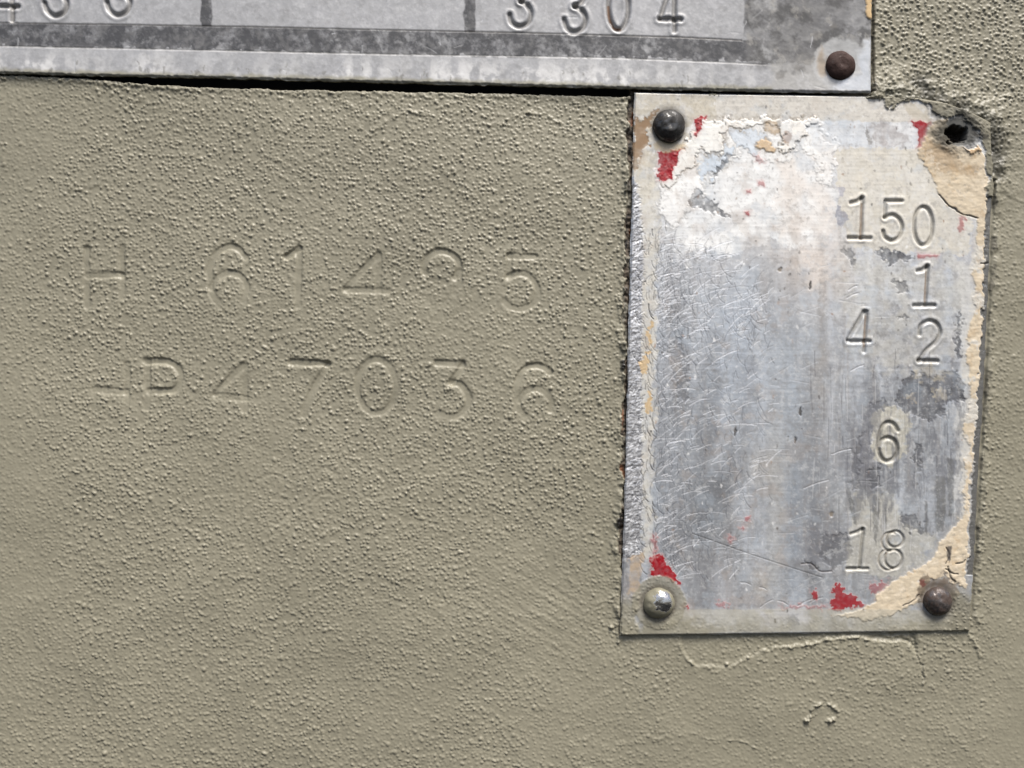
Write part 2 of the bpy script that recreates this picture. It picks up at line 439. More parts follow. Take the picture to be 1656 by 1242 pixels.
xl = plate_left(Y)
lw = np.interp(Y, [140, 200, 330, 480, 560, 700, 840, 905, 930, 1030], [9, 7, 8, 11, 6, 6, 6, 8, 4, 0])
lw = np.clip(lw + 4.5 * fbm(X, Y, 26, octv=3, seed=141) + 1.5 * W.fx, 0, 30) * (Y < 1000)
gl = X - (xl - lw)
ml = sstep(-1.0, 1.5, gl) * (lw > 1.0) * (X < xl + 30) * (Y > 140) * (Y < 1010)
W.H = W.H * (1 - ml) - 4 * ml + ml * 3 * W.wx + ml * 1.5 * W.fx
tar = 0.5 + 0.5 * fbm(X, Y, 14, 40, octv=3, seed=149)
for c, mm in (((92, 82, 70), ml), ((116, 112, 100), ml * (tar > 0.7)), ((110, 72, 48), ml * (tar < 0.2)), ((40, 36, 32), ml * ((tar > 0.38) & (tar < 0.5)))):
    W.blend((slice(None), slice(None)), mm, c, 0, 0.75)
side = np.exp(-(np.clip(xl - lw - X, 0, 99) / 10) ** 2) * (X < xl) * (Y > 150) * (Y < 1000) * (1 - ml)
W.H += side * 2.0 * (1 + 0.9 * W.wx)
# tarry blobs on that seam
for (bx_, by_, br_) in ((1003, 845, 6), (1009, 560, 6), (1007, 590, 5), (1010, 683, 4), (1012, 470, 5), (1009, 612, 4), (1016, 210, 5), (1017, 300, 5)):
    w, d = W.dist([(bx_, by_ - 3), (bx_, by_ + 3)], 24, 2, 1.5)
    mk = 1 - sstep(br_ - 2, br_ + 1, d)
    W.blend(w, mk * (0.95 if by_ in (845, 590) else 0.5), (22, 20, 18), 0, 0.4); W.H[w] += 3 * mk
# ragged dark edge right of the plate
xr = plate_right(Y)
rd = X - xr
edge_dark = (fbm(X, Y, 12, 22, octv=3, seed=151) > 0.15) & (rd < 7 + 5 * W.wx) & (rd > -4) & (Y > 300) & (Y < 960)
W.blend((slice(None), slice(None)), edge_dark * 0.6, (84, 80, 70), 0, 0.7)
mr_ = sstep(4.5, 1.0, rd + 1.5 * W.wx) * (rd > -30) * (Y > 290) * (Y < 1000)
W.H = W.H * (1 - mr_) - 3 * mr_
W.H += 1.2 * np.exp(-((rd - 11) / 6) ** 2) * (Y > 280) * (Y < 1010) * (1 + W.wx)
# chips at the top plate's right end
rt = X - 1410
W.blend((slice(None), slice(None)), ((np.abs(rt - 3 - 2 * W.wx) < 2.6) & (Y < 150)) * 0.8, (84, 78, 64))
W.H -= 5 * np.exp(-((rt - 1) / 2.5) ** 2) * (Y < 150)

# the panel drops back wherever a plate lies on it
inp = (X > xl + 6) & (X < xr - 6) & (Y > plate_top(X) + 6) & (Y < plate_bottom(X) - 6)
int_ = (X < 1404) & (Y < yb - 30)
W.H[inp] = np.minimum(W.H[inp], -14)
W.H[int_] = np.minimum(W.H[int_], -34)
hide = ((X > xl + 40) & (X < xr - 40) & (Y > plate_top(X) + 60) & (Y < plate_bottom(X) - 40)) | ((X < 1360) & (Y < yb - 70) & (X > -270) & (Y > -270))
W.H -= 60 * sstep(34, 28, np.hypot(W.X - 1549, W.Y - 218))
wall = W.to_mesh("wall", mat_wall, drop=60, keep=~hide)
wall["kind"] = "structure"
wall["label"] = "khaki painted panel with grainy paint over stamped numbers"

# ------------------------------------------------------------------ rivets
def rivet(px, py, h0, r, hgt, mat, parent, seed, dimple=0.0, tilt=(0, 0), label=None):
    rng = np.random.default_rng(seed)
    nr, na = 22, 48
    verts = []; faces = []
    prof = []
    for i in range(nr + 1):
        t = i / nr
        a = t * math.pi / 2
        rr = math.sin(a); zz = math.cos(a) ** 0.9
        zz -= dimple * math.exp(-(rr / 0.22) ** 2)
        zz += 0.03 * math.exp(-((rr - 0.45) / 0.06) ** 2) * (dimple > 0)
        prof.append((rr, zz))
    prof.append((1.0, -0.35))
    ph = rng.random(8) * 6.28
    verts.append((0, 0, prof[0][1]))
    for rr, zz in prof[1:]:
        for k in range(na):
            a = 2 * math.pi * k / na
            wob = 1 + 0.02 * math.sin(2 * a + ph[0]) + 0.015 * math.sin(3 * a + ph[1]) + 0.01 * math.sin(7 * a + ph[2])
            zz2 = zz + 0.02 * rr * math.sin(a * 2 + ph[3]) + 0.012 * rr * math.sin(3 * a + ph[4]) * math.sin(rr * 5 + ph[5])
            zz2 += float(0.07 * vnoise(np.array([rr * math.cos(a) * 1.7 + seed]), np.array([rr * math.sin(a) * 1.7 + 5.3]), 700 + seed)[0]) * min(1, 3 * rr) + float(0.03 * vnoise(np.array([rr * math.cos(a) * 4.5 + seed]), np.array([rr * math.sin(a) * 4.5 + 5.3]), 720 + seed)[0]) * min(1, 3 * rr)
            verts.append((rr * wob * math.cos(a), rr * wob * math.sin(a), zz2 + tilt[0] * rr * math.cos(a) + tilt[1] * rr * math.sin(a)))
    for k in range(na): faces.append((0, 1 + k, 1 + (k + 1) % na))
    for j in range(len(prof) - 2):
        b = 1 + j * na
        for k in range(na):
            k2 = (k + 1) % na
            faces.append((b + k, b + na + k, b + na + k2, b + k2))
    k_ = (D - h0) / D
    co = [(x * r * S, -(z * hgt) * S, -y * r * S) for x, y, z in verts]
    me = bpy.data.meshes.new("rivet"); me.from_pydata(co, [], [f[::1] for f in faces]); me.update()
    bm = bmesh.new(); bm.from_mesh(me); bmesh.ops.recalc_face_normals(bm, faces=bm.faces); bm.to_mesh(me); bm.free()
    for p in me.polygons: p.use_smooth = True
    me.materials.append(mat)
    o = bpy.data.objects.new("rivet", me); sc.collection.objects.link(o)
    o.location = ((px - CX) * S * k_, -h0 * S, (CY - py) * S * k_)
    if label: o["label"] = label
    o.parent = parent
    return o

def root(name, label, cat, group=None):
    e = bpy.data.objects.new(name, None); sc.collection.objects.link(e)
    e.empty_display_size = 0.01
    e["label"] = label; e["category"] = cat
    if group: e["group"] = group
    return e

# ------------------------------------------------------------------ the long data plate at the top
H_TOP = 8.0
data_plate = root("data_plate", "long grey metal plate with dark printed lines, stamped 3304, above the upright plate", "plate")
gu = rectgrid([(-260, -20, 6), (-20, 1410, 1.45)])
gv = rectgrid([(-260, -14, 6), (-14, 150, 1.35)])
U, V = np.meshgrid(gu, gv)
Y = np.where(V > -14, V, V) * 1.0
edge_noise = 0.9 * fbm(U, U * 0 + 3, 9, octv=3, seed=161) + 0.5 * fbm(U, U * 0 + 9, 60, octv=2, seed=165)
Y = V + (top_plate_bottom(U) - 150 + edge_noise) * sstep(-60, 150, V) ** 0 * 1.0
Y = Y - 0.0
X = U + (U > 1300) * (U - 1300) / 110 * (-1.5 * V / 150 + 0.5 * fbm(V, V * 0 + 5, 10, octv=2, seed=167))
T = Sheet(X, Y)
FULL = (slice(None), slice(None))
off = top_plate_bottom(X) - 150               # the print runs parallel to the lower edge
YL = Y - off                                   # straightened row, 150 = lower edge
n_a = fbm(X, Y, 60, octv=4, seed=171); n_b = fbm(X, Y, 10, octv=4, seed=175); n_c = fbm(X, Y, 3.5, octv=2, seed=181)
T.C[:] = lin((170, 170, 171)); T.M[:] = 0.15; T.R[:] = 0.45
T.blend(FULL, sstep(-0.2, 0.9, n_a) * 0.5, (180, 180, 182)); T.blend(FULL, sstep(0.1, 0.9, n_b) * 0.3, (150, 150, 152))
T.blend(FULL, sstep(0.2, 0.9, n_c) * 0.25, (206, 206, 206))
n_v = fbm(X, Y, 16, 60, octv=3, seed=185)
# printed lines, worn through here and there
def band(m, seedoff=0):
    wear = sstep(-0.2, 1.1, fbm(X, Y, 16, octv=5, seed=191 + seedoff, gain=0.75)) * 0.6
    T.blend(FULL, m * (1 - wear), (80, 80, 82), 0.2, 0.5)
    T.blend(FULL, m * (1 - wear) * sstep(0.0, 0.8, n_b) * 0.4, (122, 121, 120))
ytop = np.interp(X, [-400, 0, 400, 800, 1100, 1200], [37, 37, 43, 52, 60, 65])
ybot = np.interp(X, [-400, 0, 400, 800, 1100, 1200, 1340], [74, 75, 83, 92, 97, 100, 104])
bot_rag = ybot - 3 * np.clip(fbm(X, Y, 11, octv=3, seed=195), -0.2, 2) * 2.0
band(sstep(-1, 1, Y - ytop) * sstep(1, -1, Y - bot_rag) * (X < 1345))
band(sstep(-1.2, 1.2, X - 324 - 2 * T.wx) * sstep(1.2, -1.2, X - 343 - 1.5 * T.wx) * (Y < 45), 5)
band(sstep(-1.2, 1.2, X - 750 - 2 * T.wx) * sstep(1.2, -1.2, X - 768 - 1.5 * T.wx) * (Y < 55), 7)
band(sstep(-1.5, 1.5, X - 1203 - 1.5 * T.wx) * sstep(30, -20, X - 1375 - 20 * T.wx + 0.25 * Y) * sstep(20, -14, Y - 60 - 16 * n_a - 10 * T.wx) * 0.85, 9)
T.groove([(-400, 36), (0, 37), (400, 43), (800, 52), (1100, 60), (1200, 65)], 0.9, 1.6, (66, 62, 58), 0.7)
T.groove([(-400, 74), (0, 75), (400, 83), (640, 88)], 0.8, 1.5, (214, 212, 208), 0.6)
T.groove([(640, 88), (1000, 94), (1240, 104)], 0.6, 1.4, (214, 212, 208), 0.45)
# chalky lower margin, dusty with panel paint along the very edge
low = sstep(88, 146, YL) * sstep(-0.3, 0.9, n_v + 0.5 * n_b)
T.blend(FULL, low * 0.6 * (X < 1260), (208, 207, 205), 0.2, 0.55)
for cx_, rx_ in ((560, 60), (740, 70), (860, 90), (1000, 60), (60, 50), (240, 30)):
    T.blend(FULL, 0.6 * np.exp(-((X - cx_) / rx_) ** 2) * sstep(96, 140, YL) * sstep(-0.5, 0.6, n_v + n_b), (232, 231, 229), 0.1, 0.55)
T.blend(FULL, sstep(140, 147, YL + 2.5 * T.wx) * (X < 1250) * 0.75, (150, 146, 124), 0, 0.6)
T.patch([(1240, 104), (1252, 118), (1240, 150), (1410, 152), (1408, 60), (1380, 70)], (178, 175, 168), 0.2, 0.5, 0.5, 8, 6)
# light cloudy wear and ghost figures at the right end
for pts, wd, al in ((ell(1232, 30, 16, 20), 5.5, 0.6), (ell(1230, -14, 15, 20), 5.5, 0.6), (ell(1268, 8, 14, 40), 5, 0.55), (cr([(1225, 92), (1262, 76), (1290, 60), (1320, 56), (1345, 64)]), 12, 0.45),
                (cr([(1296, 6), (1312, 16), (1330, 14), (1352, 10)]), 8, 0.35), (cr([(1262, 104), (1276, 92), (1284, 70)]), 6, 0.4)):
    w, d = T.dist(pts, 40, 5, 3)
    T.blend(w, al * (1 - sstep(wd * 0.2, wd * 1.5, d)) * np.clip(0.9 + 0.7 * n_b[w], 0.1, 1.2), (172, 171, 168), 0.2, 0.45)
mot = sstep(1203, 1212, X + 2 * T.wx) * sstep(126, 96, YL + 8 * n_b)
T.blend(FULL, mot * 0.55, (118, 117, 116), 0.15, 0.5)
T.blend(FULL, sstep(0.2, 0.8, fbm(X, Y, 9, octv=4, seed=603, gain=0.75)) * 0.28 * (X < 1205), (138, 137, 136)); T.blend(FULL, sstep(0.3, 0.9, fbm(X, Y, 30, octv=5, seed=601, gain=0.7)) * 0.4, (136, 135, 134)); T.blend(FULL, sstep(0.3, 0.9, fbm(X, Y, 30, octv=5, seed=607, gain=0.7)) * 0.35, (206, 206, 206))
T.blend(FULL, mot * sstep(-0.1, 0.7, fbm(X, Y, 24, octv=5, seed=197, gain=0.7)) * 0.8, (82, 81, 80)); T.blend(FULL, mot * sstep(0.2, 0.9, fbm(X, Y, 14, octv=5, seed=198, gain=0.7)) * 0.4, (176, 172, 164))
T.patch(ell(1359, 104, 44, 42, 0, 360), (190, 189, 186), 0.5, 0.38, 0.9, 3, 3)
T.patch([(1322, 92), (1330, 74), (1336, 92), (1338, 120), (1328, 126), (1322, 112)], (160, 142, 120), 0.1, 0.7, 0.7, 4, 3)
T.patch([(1395, 60), (1408, 60), (1408, 148), (1380, 148), (1340, 146), (1360, 135), (1388, 120)], (226, 226, 224), 0.7, 0.26, 0.85, 5, 5)  # highlight below the rivet, painted in white on bare metal
T.patch([(1400, -10), (1410, -10), (1410, 28), (1406, 33), (1400, 28)], (205, 176, 132), 0, 0.6, 1, 1, 1, thick=1.5)
for cx_, cy_ in ((1318, 60), (1332, 95), (1350, 45), (1290, 112), (1262, 122)):
    T.patch(ell(cx_, cy_, 7, 6), (118, 114, 108), 0.2, 0.6, 0.4, 3, 4)
# stamped figures
def plate_fig(sheet, pts, depth, width, dark, ca=0.75, rim=0.35, **kw):
    sheet.groove(pts, depth, width, dark, ca, 0.1, 0.6, rim=rim, flat=0.25, warp=0.4, **kw)
DK = (96, 90, 80)
figs_top = [([(-8, 10), (29, 11)]), ([(20, -34), (20, 33)]), ([(-8, 10), (16, -34)]),
    cr([(72, 5), (77, 18), (89, 26), (103, 20), (108, 5), (101, -8), (90, -12)]), cr([(74, -30), (90, -38), (104, -28), (100, -14), (90, -12)]),
    cr([(173, 4), (178, 17), (190, 25), (204, 19), (210, 4), (203, -8), (192, -12)]), cr([(176, -30), (191, -38), (206, -28), (202, -14), (192, -12)]),
    cr([(824, 24), (828, 37), (840, 43), (854, 37), (859, 22), (853, 9), (842, 2)]), cr([(826, -20), (842, -28), (856, -16), (852, -4), (842, 2)]),
    cr([(912, 32), (917, 46), (929, 52), (942, 46), (947, 30), (941, 17), (929, 10)]), cr([(914, -12), (930, -20), (944, -8), (940, 4), (929, 10)]),
    ell(1000, 12, 16, 36), [(1066, 31), (1101, 31)], [(1068, 28), (1088, -30)], [(1091, -32), (1091, 49)]]
for f in figs_top: plate_fig(T, f, 3.6, 5.0, DK, 0.45, 0.22)
T.groove(cr([(984, 10), (986, 30), (993, 45), (1003, 47)]), 0.5, 3.2, (112, 78, 50), 0.8, 0, 0.8)
rng = np.random.default_rng(5)
for k in range(34):
    x0 = rng.uniform(0, 1400); y0 = rng.uniform(-5, 140); a = rng.normal(0.9, 0.9); l = rng.uniform(4, 22)
    T.groove(cr([(x0, y0), (x0 + l * 0.5 * math.cos(a) + 1, y0 - l * 0.5 * math.sin(a)), (x0 + l * math.cos(a), y0 - l * math.sin(a))], 3), 0.3, 1.2, (214, 214, 214), rng.uniform(0.15, 0.6), 0.5, 0.35)
for k in range(60):
    x0 = rng.uniform(0, 1240); y0 = top_plate_bottom(x0) - rng.uniform(2, 24)
    T.patch(ell(x0, y0, rng.uniform(1, 3), rng.uniform(1, 6), n=8), (120, 118, 112), 0.2, 0.6, 0.6, 1, 2)
T.H += 0.06 * n_c + 0.09 * n_b + 1.2 * fbm(X, Y, 180, octv=2, seed=199)
T.H += 1.2 * np.exp(-((YL - 149) / 1.5) ** 2) * T.fx
ed = np.minimum(150 - YL, 1410 - X)
T.H -= 2.5 * (1 - sstep(0, 3.0, ed)) - 0
w, d = T.dist([(1359, 104), (1360, 105)], 80)
T.H[w] -= 2.2 * np.exp(-(d / 34) ** 2)
T.H += H_TOP
sheet_t = T.to_mesh("sheet", mat_data, data_plate, scale_h=H_TOP, drop=5, skirt_col=(120, 116, 100))
m_rust = rivet_mat("rusted rivet steel", (64, 50, 46), (58, 38, 32), 0.7, 0.4, 0.5, 9e-5)
rivet(1359, 106, H_TOP - 2, 23.5, 12, m_rust, data_plate, 3, dimple=0.12, label="dark brown rusted rivet")

# ------------------------------------------------------------------ the upright rating plate
H_PL = 3.0
rating = root("rating_plate", "upright worn metal plate stamped 150, with scraps of red print and peeling tan paint", "plate")
nu, nv = 515, 765
u = np.linspace(0, 1, nu); v = np.linspace(0, 1, nv)
U, V = np.meshgrid(u, v)
YR = 150 + V * 872; XR = 1015 + U * 580
yt = plate_top(1020 + U * 582); ybm = plate_bottom(1003 + U * 566) + 0.8 * fbm(XR, XR * 0 + 2, 14, octv=3, seed=205)
Y = yt * (1 - V) + ybm * V
X = plate_left(Y) * (1 - U) + plate_right(Y) * U
X = X + (1 - U) ** 8 * 1.0 * fbm(YR, YR * 0 + 4, 16, octv=3, seed=209) + U ** 8 * 1.2 * fbm(YR, YR * 0 + 7, 14, octv=3, seed=213)
P = Sheet(X, Y)
n1 = fbm(X, Y, 90, octv=4, seed=221); n2 = fbm(X, Y, 22, octv=4, seed=225); n3 = fbm(X, Y, 6, octv=3, seed=231)
st = fbm(X + 6 * n2, Y, 16, 210, octv=4, seed=235); st2 = fbm(X, Y, 7, 120, octv=3, seed=241)
P.C[:] = lin((184, 188, 193)); P.M[:] = 0.25; P.R[:] = 0.36
up = sstep(560, 300, Y + 60 * n1)
P.blend(FULL, up * 0.8, (230, 230, 229), 0.05, 0.5)
P.blend(FULL, (1 - up) * sstep(560, 760, Y) * 0.5, (150, 152, 155))
P.blend(FULL, sstep(0.0, 0.8, st) * 0.45, (136, 137, 141)); P.blend(FULL, sstep(0.05, 0.8, -st) * 0.6, (204, 210, 218))
st3 = fbm(X + 8 * n2, Y + 30 * n1, 44, 380, octv=4, seed=247)
lowm = sstep(420, 620, Y)
P.blend(FULL, sstep(0.05, 0.7, st3) * 0.5 * lowm, (124, 125, 129), 0.4, 0.36); P.blend(FULL, sstep(0.05, 0.7, -st3) * 0.6 * lowm, (198, 205, 213), 0.3, 0.4)  # reflections on the bare metal, painted in as grey and blue-white streaks
P.blend(FULL, sstep(0.2, 0.9, st2) * 0.35, (160, 152, 146)); P.blend(FULL, sstep(0.15, 0.9, n1) * 0.35 * sstep(700, 300, Y), (206, 192, 180))
P.blend(FULL, sstep(0.1, 0.8, n2) * 0.35, (196, 200, 204)); P.blend(FULL, sstep(0.25, 0.8, -n2) * 0.3, (134, 136, 140))
P.blend(FULL, sstep(0.3, 0.9, n3) * 0.22, (216, 216, 214))
def soft(cx_, cy_, rx, ry, col, a, met=None, rgh=None):
    w = P.win(cx_ - 3 * rx, cx_ + 3 * rx, cy_ - 3 * ry, cy_ + 3 * ry)
    q = ((P.X[w] + 6 * P.wx[w] - cx_) / rx) ** 2 + ((P.Y[w] + 6 * P.wy[w] - cy_) / ry) ** 2
    P.blend(w, a * np.exp(-q) * np.clip(1 + 0.5 * n2[w], 0.2, 1.3), col, met, rgh)
# broad tones of the worn face, with the centre's blue sky reflection painted in
for a_ in ((1090, 560, 34, 130, (150, 152, 157), 0.4), (1100, 760, 44, 120, (140, 144, 150), 0.5), (1085, 880, 34, 60, (134, 136, 142), 0.5), (1110, 640, 20, 40, (120, 120, 122), 0.5), (1130, 330, 40, 60, (214, 222, 230), 0.6), (1240, 330, 60, 90, (214, 208, 200), 0.6), (1300, 450, 50, 60, (212, 196, 180), 0.35), (1320, 430, 40, 40, (222, 206, 190), 0.3),
           (1190, 560, 60, 160, (184, 192, 202), 0.6), (1280, 600, 40, 130, (178, 186, 194), 0.5), (1365, 430, 22, 80, (196, 188, 178), 0.5), (1330, 600, 20, 90, (168, 156, 142), 0.4),
           (1240, 760, 26, 30, (200, 192, 180), 0.5), (1256, 830, 12, 140, (190, 190, 188), 0.75), (1284, 850, 8, 110, (160, 172, 184), 0.6), (1300, 800, 30, 150, (146, 150, 156), 0.5),
           (1165, 785, 14, 24, (98, 97, 98), 0.75), (1150, 900, 70, 60, (160, 160, 162), 0.5), (1140, 830, 40, 50, (150, 156, 162), 0.4), (1340, 880, 50, 34, (118, 118, 124), 0.7), (1390, 740, 30, 60, (142, 142, 148), 0.6),
           (1510, 760, 40, 60, (140, 142, 146), 0.45), (1400, 820, 40, 26, (182, 180, 172), 0.6), (1535, 470, 14, 60, (198, 206, 216), 0.7), (1500, 850, 30, 40, (170, 172, 174), 0.5),
           (1180, 960, 30, 25, (180, 178, 178), 0.6), (1230, 940, 16, 30, (196, 186, 172), 0.5), (1290, 915, 16, 10, (112, 104, 98), 0.6), (1420, 890, 50, 40, (176, 174, 168), 0.7)):
    soft(*a_)
P.blend(FULL, sstep(0.25, 0.6, fbm(X, Y, 9, octv=3, seed=251)) * sstep(1380, 1420, X) * sstep(420, 470, Y) * sstep(830, 760, Y) * 0.38, (112, 112, 118), 0.35, 0.45)
# off-white ground of the print that has stayed under the figures, and the border bands
P.patch([(1352, 240), (1480, 240), (1500, 262), (1520, 310), (1560, 345), (1572, 360), (1565, 412), (1480, 408), (1420, 402), (1372, 398), (1358, 330)], (212, 206, 192), 0.02, 0.55, 0.88, 1.5, 3.5, 2.5, mott=0.2, ms=18)
P.patch([(1100, 150), (1460, 154), (1500, 190), (1505, 198), (1130, 192), (1125, 185)], (208, 203, 193), 0.02, 0.6, 0.9, 1, 1, 0.8)
P.patch([(1024, 148), (1160, 149), (1158, 190), (1126, 192), (1100, 240), (1066, 250), (1062, 300), (1040, 330), (1022, 300)], (196, 188, 170), 0.02, 0.6, 0.85, 3, 3, 2, mott=0.3)
P.patch([(1030, 290), (1066, 290), (1063, 500), (1058, 700), (1055, 905), (1038, 905), (1030, 700), (1034, 500), (1038, 380)], (210, 205, 192), 0.02, 0.55, 0.8, 4, 6, 3, mott=0.35)
P.patch([(1380, 420), (1420, 405), (1470, 425), (1540, 415), (1566, 430), (1560, 500), (1540, 580), (1490, 596), (1450, 600), (1380, 580), (1368, 520)], (196, 193, 184), 0.1, 0.5, 0.65, 8, 14, 3, mott=0.5, ms=14)
P.patch([(1412, 672), (1440, 655), (1466, 664), (1470, 690), (1462, 735), (1440, 757), (1415, 745), (1408, 700)], (186, 182, 168), 0.02, 0.55, 0.9, 2, 6, 3)
P.patch([(1380, 800), (1440, 800), (1465, 850), (1520, 870), (1490, 910), (1440, 935), (1370, 930), (1366, 880), (1380, 850)], (184, 181, 170), 0.02, 0.55, 0.8, 3, 8, 3, mott=0.2)
P.patch([(1545, 430), (1575, 430), (1570, 560), (1560, 700), (1550, 840), (1540, 830), (1548, 700), (1555, 560)], (206, 205, 200), 0.05, 0.55, 0.7, 4, 5, 2)
P.patch([(1070, 250), (1130, 194), (1330, 194), (1350, 240), (1352, 330), (1310, 400), (1240, 380), (1200, 420), (1150, 400), (1100, 420), (1070, 380)], (240, 240, 238), 0.02, 0.55, 0.95, 5, 14, 5, mott=0.5, ms=22)
P.patch([(1250, 250), (1350, 245), (1352, 420), (1330, 470), (1270, 440), (1255, 340)], (226, 216, 206), 0.02, 0.55, 0.6, 8, 14, 5, mott=0.7, ms=26)
P.patch([(1068, 300), (1072, 270), (1100, 232), (1140, 200), (1200, 196), (1320, 196), (1350, 236), (1350, 300), (1330, 300), (1322, 262), (1296, 240), (1268, 262), (1236, 252), (1210, 240), (1180, 262), (1158, 270), (1140, 300), (1120, 330), (1100, 352), (1082, 372), (1070, 350)],
        (240, 239, 236), 0.0, 0.6, 0.85, 2.0, 9, 5, thick=0.4, edge=(168, 166, 162), ew=3.5, ea=0.5, mott=0.25, ms=12)
P.patch([(1180, 215), (1205, 208), (1232, 216), (1240, 232), (1222, 244), (1196, 240)], (202, 212, 222), 0.15, 0.45, 0.7, 2, 8, 4, edge=(150, 148, 144), ew=3, ea=0.5)
P.patch([(1150, 250), (1172, 232), (1186, 240), (1170, 268), (1140, 292), (1132, 276)], (200, 212, 224), 0.15, 0.45, 0.75, 2, 8, 4, edge=(156, 154, 150), ew=3, ea=0.5)
# chalky crust with a raised, stained outline along the top
CR_E = (150, 140, 126)
P.patch([(1136, 193), (1260, 192), (1262, 203), (1245, 207), (1228, 200), (1210, 205), (1196, 207), (1184, 204), (1170, 212), (1164, 216), (1172, 230), (1164, 250), (1150, 248), (1132, 242), (1126, 262), (1110, 272), (1092, 290), (1084, 302), (1070, 296), (1084, 276), (1095, 250), (1112, 222), (1128, 212)],
        (240, 238, 232), 0, 0.62, 0.9, 1, 4.5, 4.0, thick=0.8, edge=CR_E, ew=4.2, ea=0.8)
P.patch([(1262, 194), (1320, 193), (1322, 204), (1302, 204), (1300, 222), (1282, 240), (1268, 246), (1256, 240), (1268, 226), (1262, 212)], (240, 236, 228), 0, 0.62, 0.9, 1, 4.5, 4.0, thick=1.2, edge=CR_E, ew=4.5, ea=0.85)
P.patch([(1222, 232), (1236, 224), (1252, 240), (1250, 246), (1228, 240)], (206, 178, 140), 0, 0.65, 0.9, 1, 3, 2, thick=1.0, edge=(140, 126, 108))
P.patch([(1236, 200), (1256, 198), (1262, 214), (1250, 216), (1240, 212)], (196, 172, 140), 0, 0.65, 0.6, 2, 3, 2, edge=(150, 134, 112))
P.patch([(1268, 214), (1280, 216), (1284, 226), (1272, 234), (1264, 226)], (150, 118, 92), 0, 0.7, 0.75, 2, 2.5, 3)
P.patch([(1290, 196), (1405, 196), (1400, 236), (1350, 238), (1330, 250), (1312, 226)], (214, 219, 224), 0.1, 0.5, 0.75, 3, 5, 3, mott=0.4)
P.patch([(1410, 198), (1446, 198), (1470, 222), (1462, 236), (1420, 238), (1408, 226)], (166, 160, 158), 0.15, 0.55, 0.7, 2, 5, 3, mott=0.55)
P.patch([(1402, 196), (1405, 212), (1410, 232), (1404, 236), (1401, 216)], (120, 116, 112), 0.1, 0.6, 0.7, 1, 2, 2)
P.patch([(1352, 330), (1366, 340), (1372, 352), (1360, 366), (1352, 360)], (150, 150, 160), 0.2, 0.5, 0.8, 1, 2, 2)
P.patch([(1355, 300), (1368, 306), (1362, 320), (1354, 318)], (168, 168, 178), 0.2, 0.5, 0.7, 1, 2, 2)
# bare dark scrapes
DKM = (94, 95, 99)
for poly, a_ in (([(1420, 401), (1450, 406), (1478, 413), (1470, 420), (1452, 422), (1436, 429), (1430, 415)], 0.95),
    ([(1455, 625), (1470, 603), (1500, 612), (1545, 603), (1562, 622), (1560, 645), (1530, 650), (1525, 672), (1505, 680), (1480, 668), (1462, 668), (1450, 650)], 0.85),
    ([(1549, 497), (1555, 520), (1554, 582), (1545, 586), (1546, 540)], 0.85), ([(1405, 757), (1424, 753), (1427, 785), (1405, 790)], 0.95),
    ([(1112, 327), (1122, 300), (1132, 308), (1140, 318), (1160, 330), (1182, 352), (1150, 342), (1122, 336)], 0.9), ([(1155, 275), (1172, 255), (1190, 244), (1176, 262), (1160, 282), (1148, 298)], 0.8),
    ([(1330, 862), (1366, 862), (1380, 886), (1372, 912), (1350, 918), (1322, 900)], 0.45), ([(1450, 838), (1476, 835), (1492, 850), (1500, 866), (1470, 858)], 0.7),
    ([(1480, 715), (1492, 715), (1490, 760), (1482, 762), (1474, 740)], 0.75), ([(1409, 655), (1432, 640), (1440, 660), (1418, 668)], 0.7), ([(1550, 632), (1560, 636), (1566, 646), (1558, 650)], 0.9),
    ([(1366, 400), (1384, 408), (1386, 432), (1378, 436)], 0.7), ([(1446, 455), (1462, 452), (1464, 472), (1452, 475)], 0.7), ([(1452, 510), (1468, 516), (1460, 524)], 0.7),
    ([(1300, 905), (1318, 912), (1330, 922), (1312, 920)], 0.7), ([(1378, 726), (1395, 700), (1392, 740), (1388, 790), (1376, 794)], 0.5), ([(1080, 560), (1095, 545), (1115, 600), (1110, 660), (1095, 640)], 0.25)):
    P.patch(poly, DKM, 0.35, 0.42, a_, 1.4, 5, 3.0, thick=-0.5, mott=0.35, ms=10)
P.patch([(1462, 640), (1480, 632), (1484, 650), (1470, 655)], (188, 176, 154), 0, 0.6, 0.8, 1, 6, 4, mott=0.6); P.patch([(1508, 628), (1530, 622), (1535, 640), (1515, 648)], (184, 174, 154), 0, 0.6, 0.8, 1, 6, 4, mott=0.6)
P.patch([(1470, 598), (1500, 590), (1530, 600), (1540, 612), (1505, 616), (1480, 610)], (190, 180, 158), 0, 0.6, 0.7, 2, 6, 4, mott=0.5)
for poly in ([(1368, 792), (1374, 790), (1380, 815), (1387, 850), (1382, 848), (1374, 820)], [(1412, 802), (1420, 800), (1426, 815), (1420, 850), (1417, 885), (1413, 862), (1411, 830)], [(1430, 792), (1434, 790), (1434, 845), (1431, 848)],
             [(1495, 810), (1500, 815), (1500, 865), (1496, 860)], [(1513, 770), (1530, 772), (1528, 840), (1524, 860), (1514, 862)], [(1532, 740), (1542, 744), (1543, 836), (1534, 836)]):
    P.patch(poly, (128, 128, 126), 0.4, 0.4, 0.75, 1, 1, 1, mott=0.3)
P.patch([(1128, 984), (1300, 984), (1305, 1000), (1128, 1002)], (190, 190, 190), 0.2, 0.5, 0.4, 4, 4)
# small pits and marks
for cx_, cy_, r_ in ((1310, 461, 3), (1189, 698, 3), (1294, 665, 3), (1286, 712, 2.4), (1262, 437, 4), (1346, 832, 5)):
    P.patch(ell(cx_, cy_, r_ * 0.8, r_ * 2.6 if r_ < 4 else r_, n=10), (58, 56, 54) if r_ < 4 else (128, 118, 104), 0, 0.6, 0.9, 1, 1, 1, thick=-1.0)
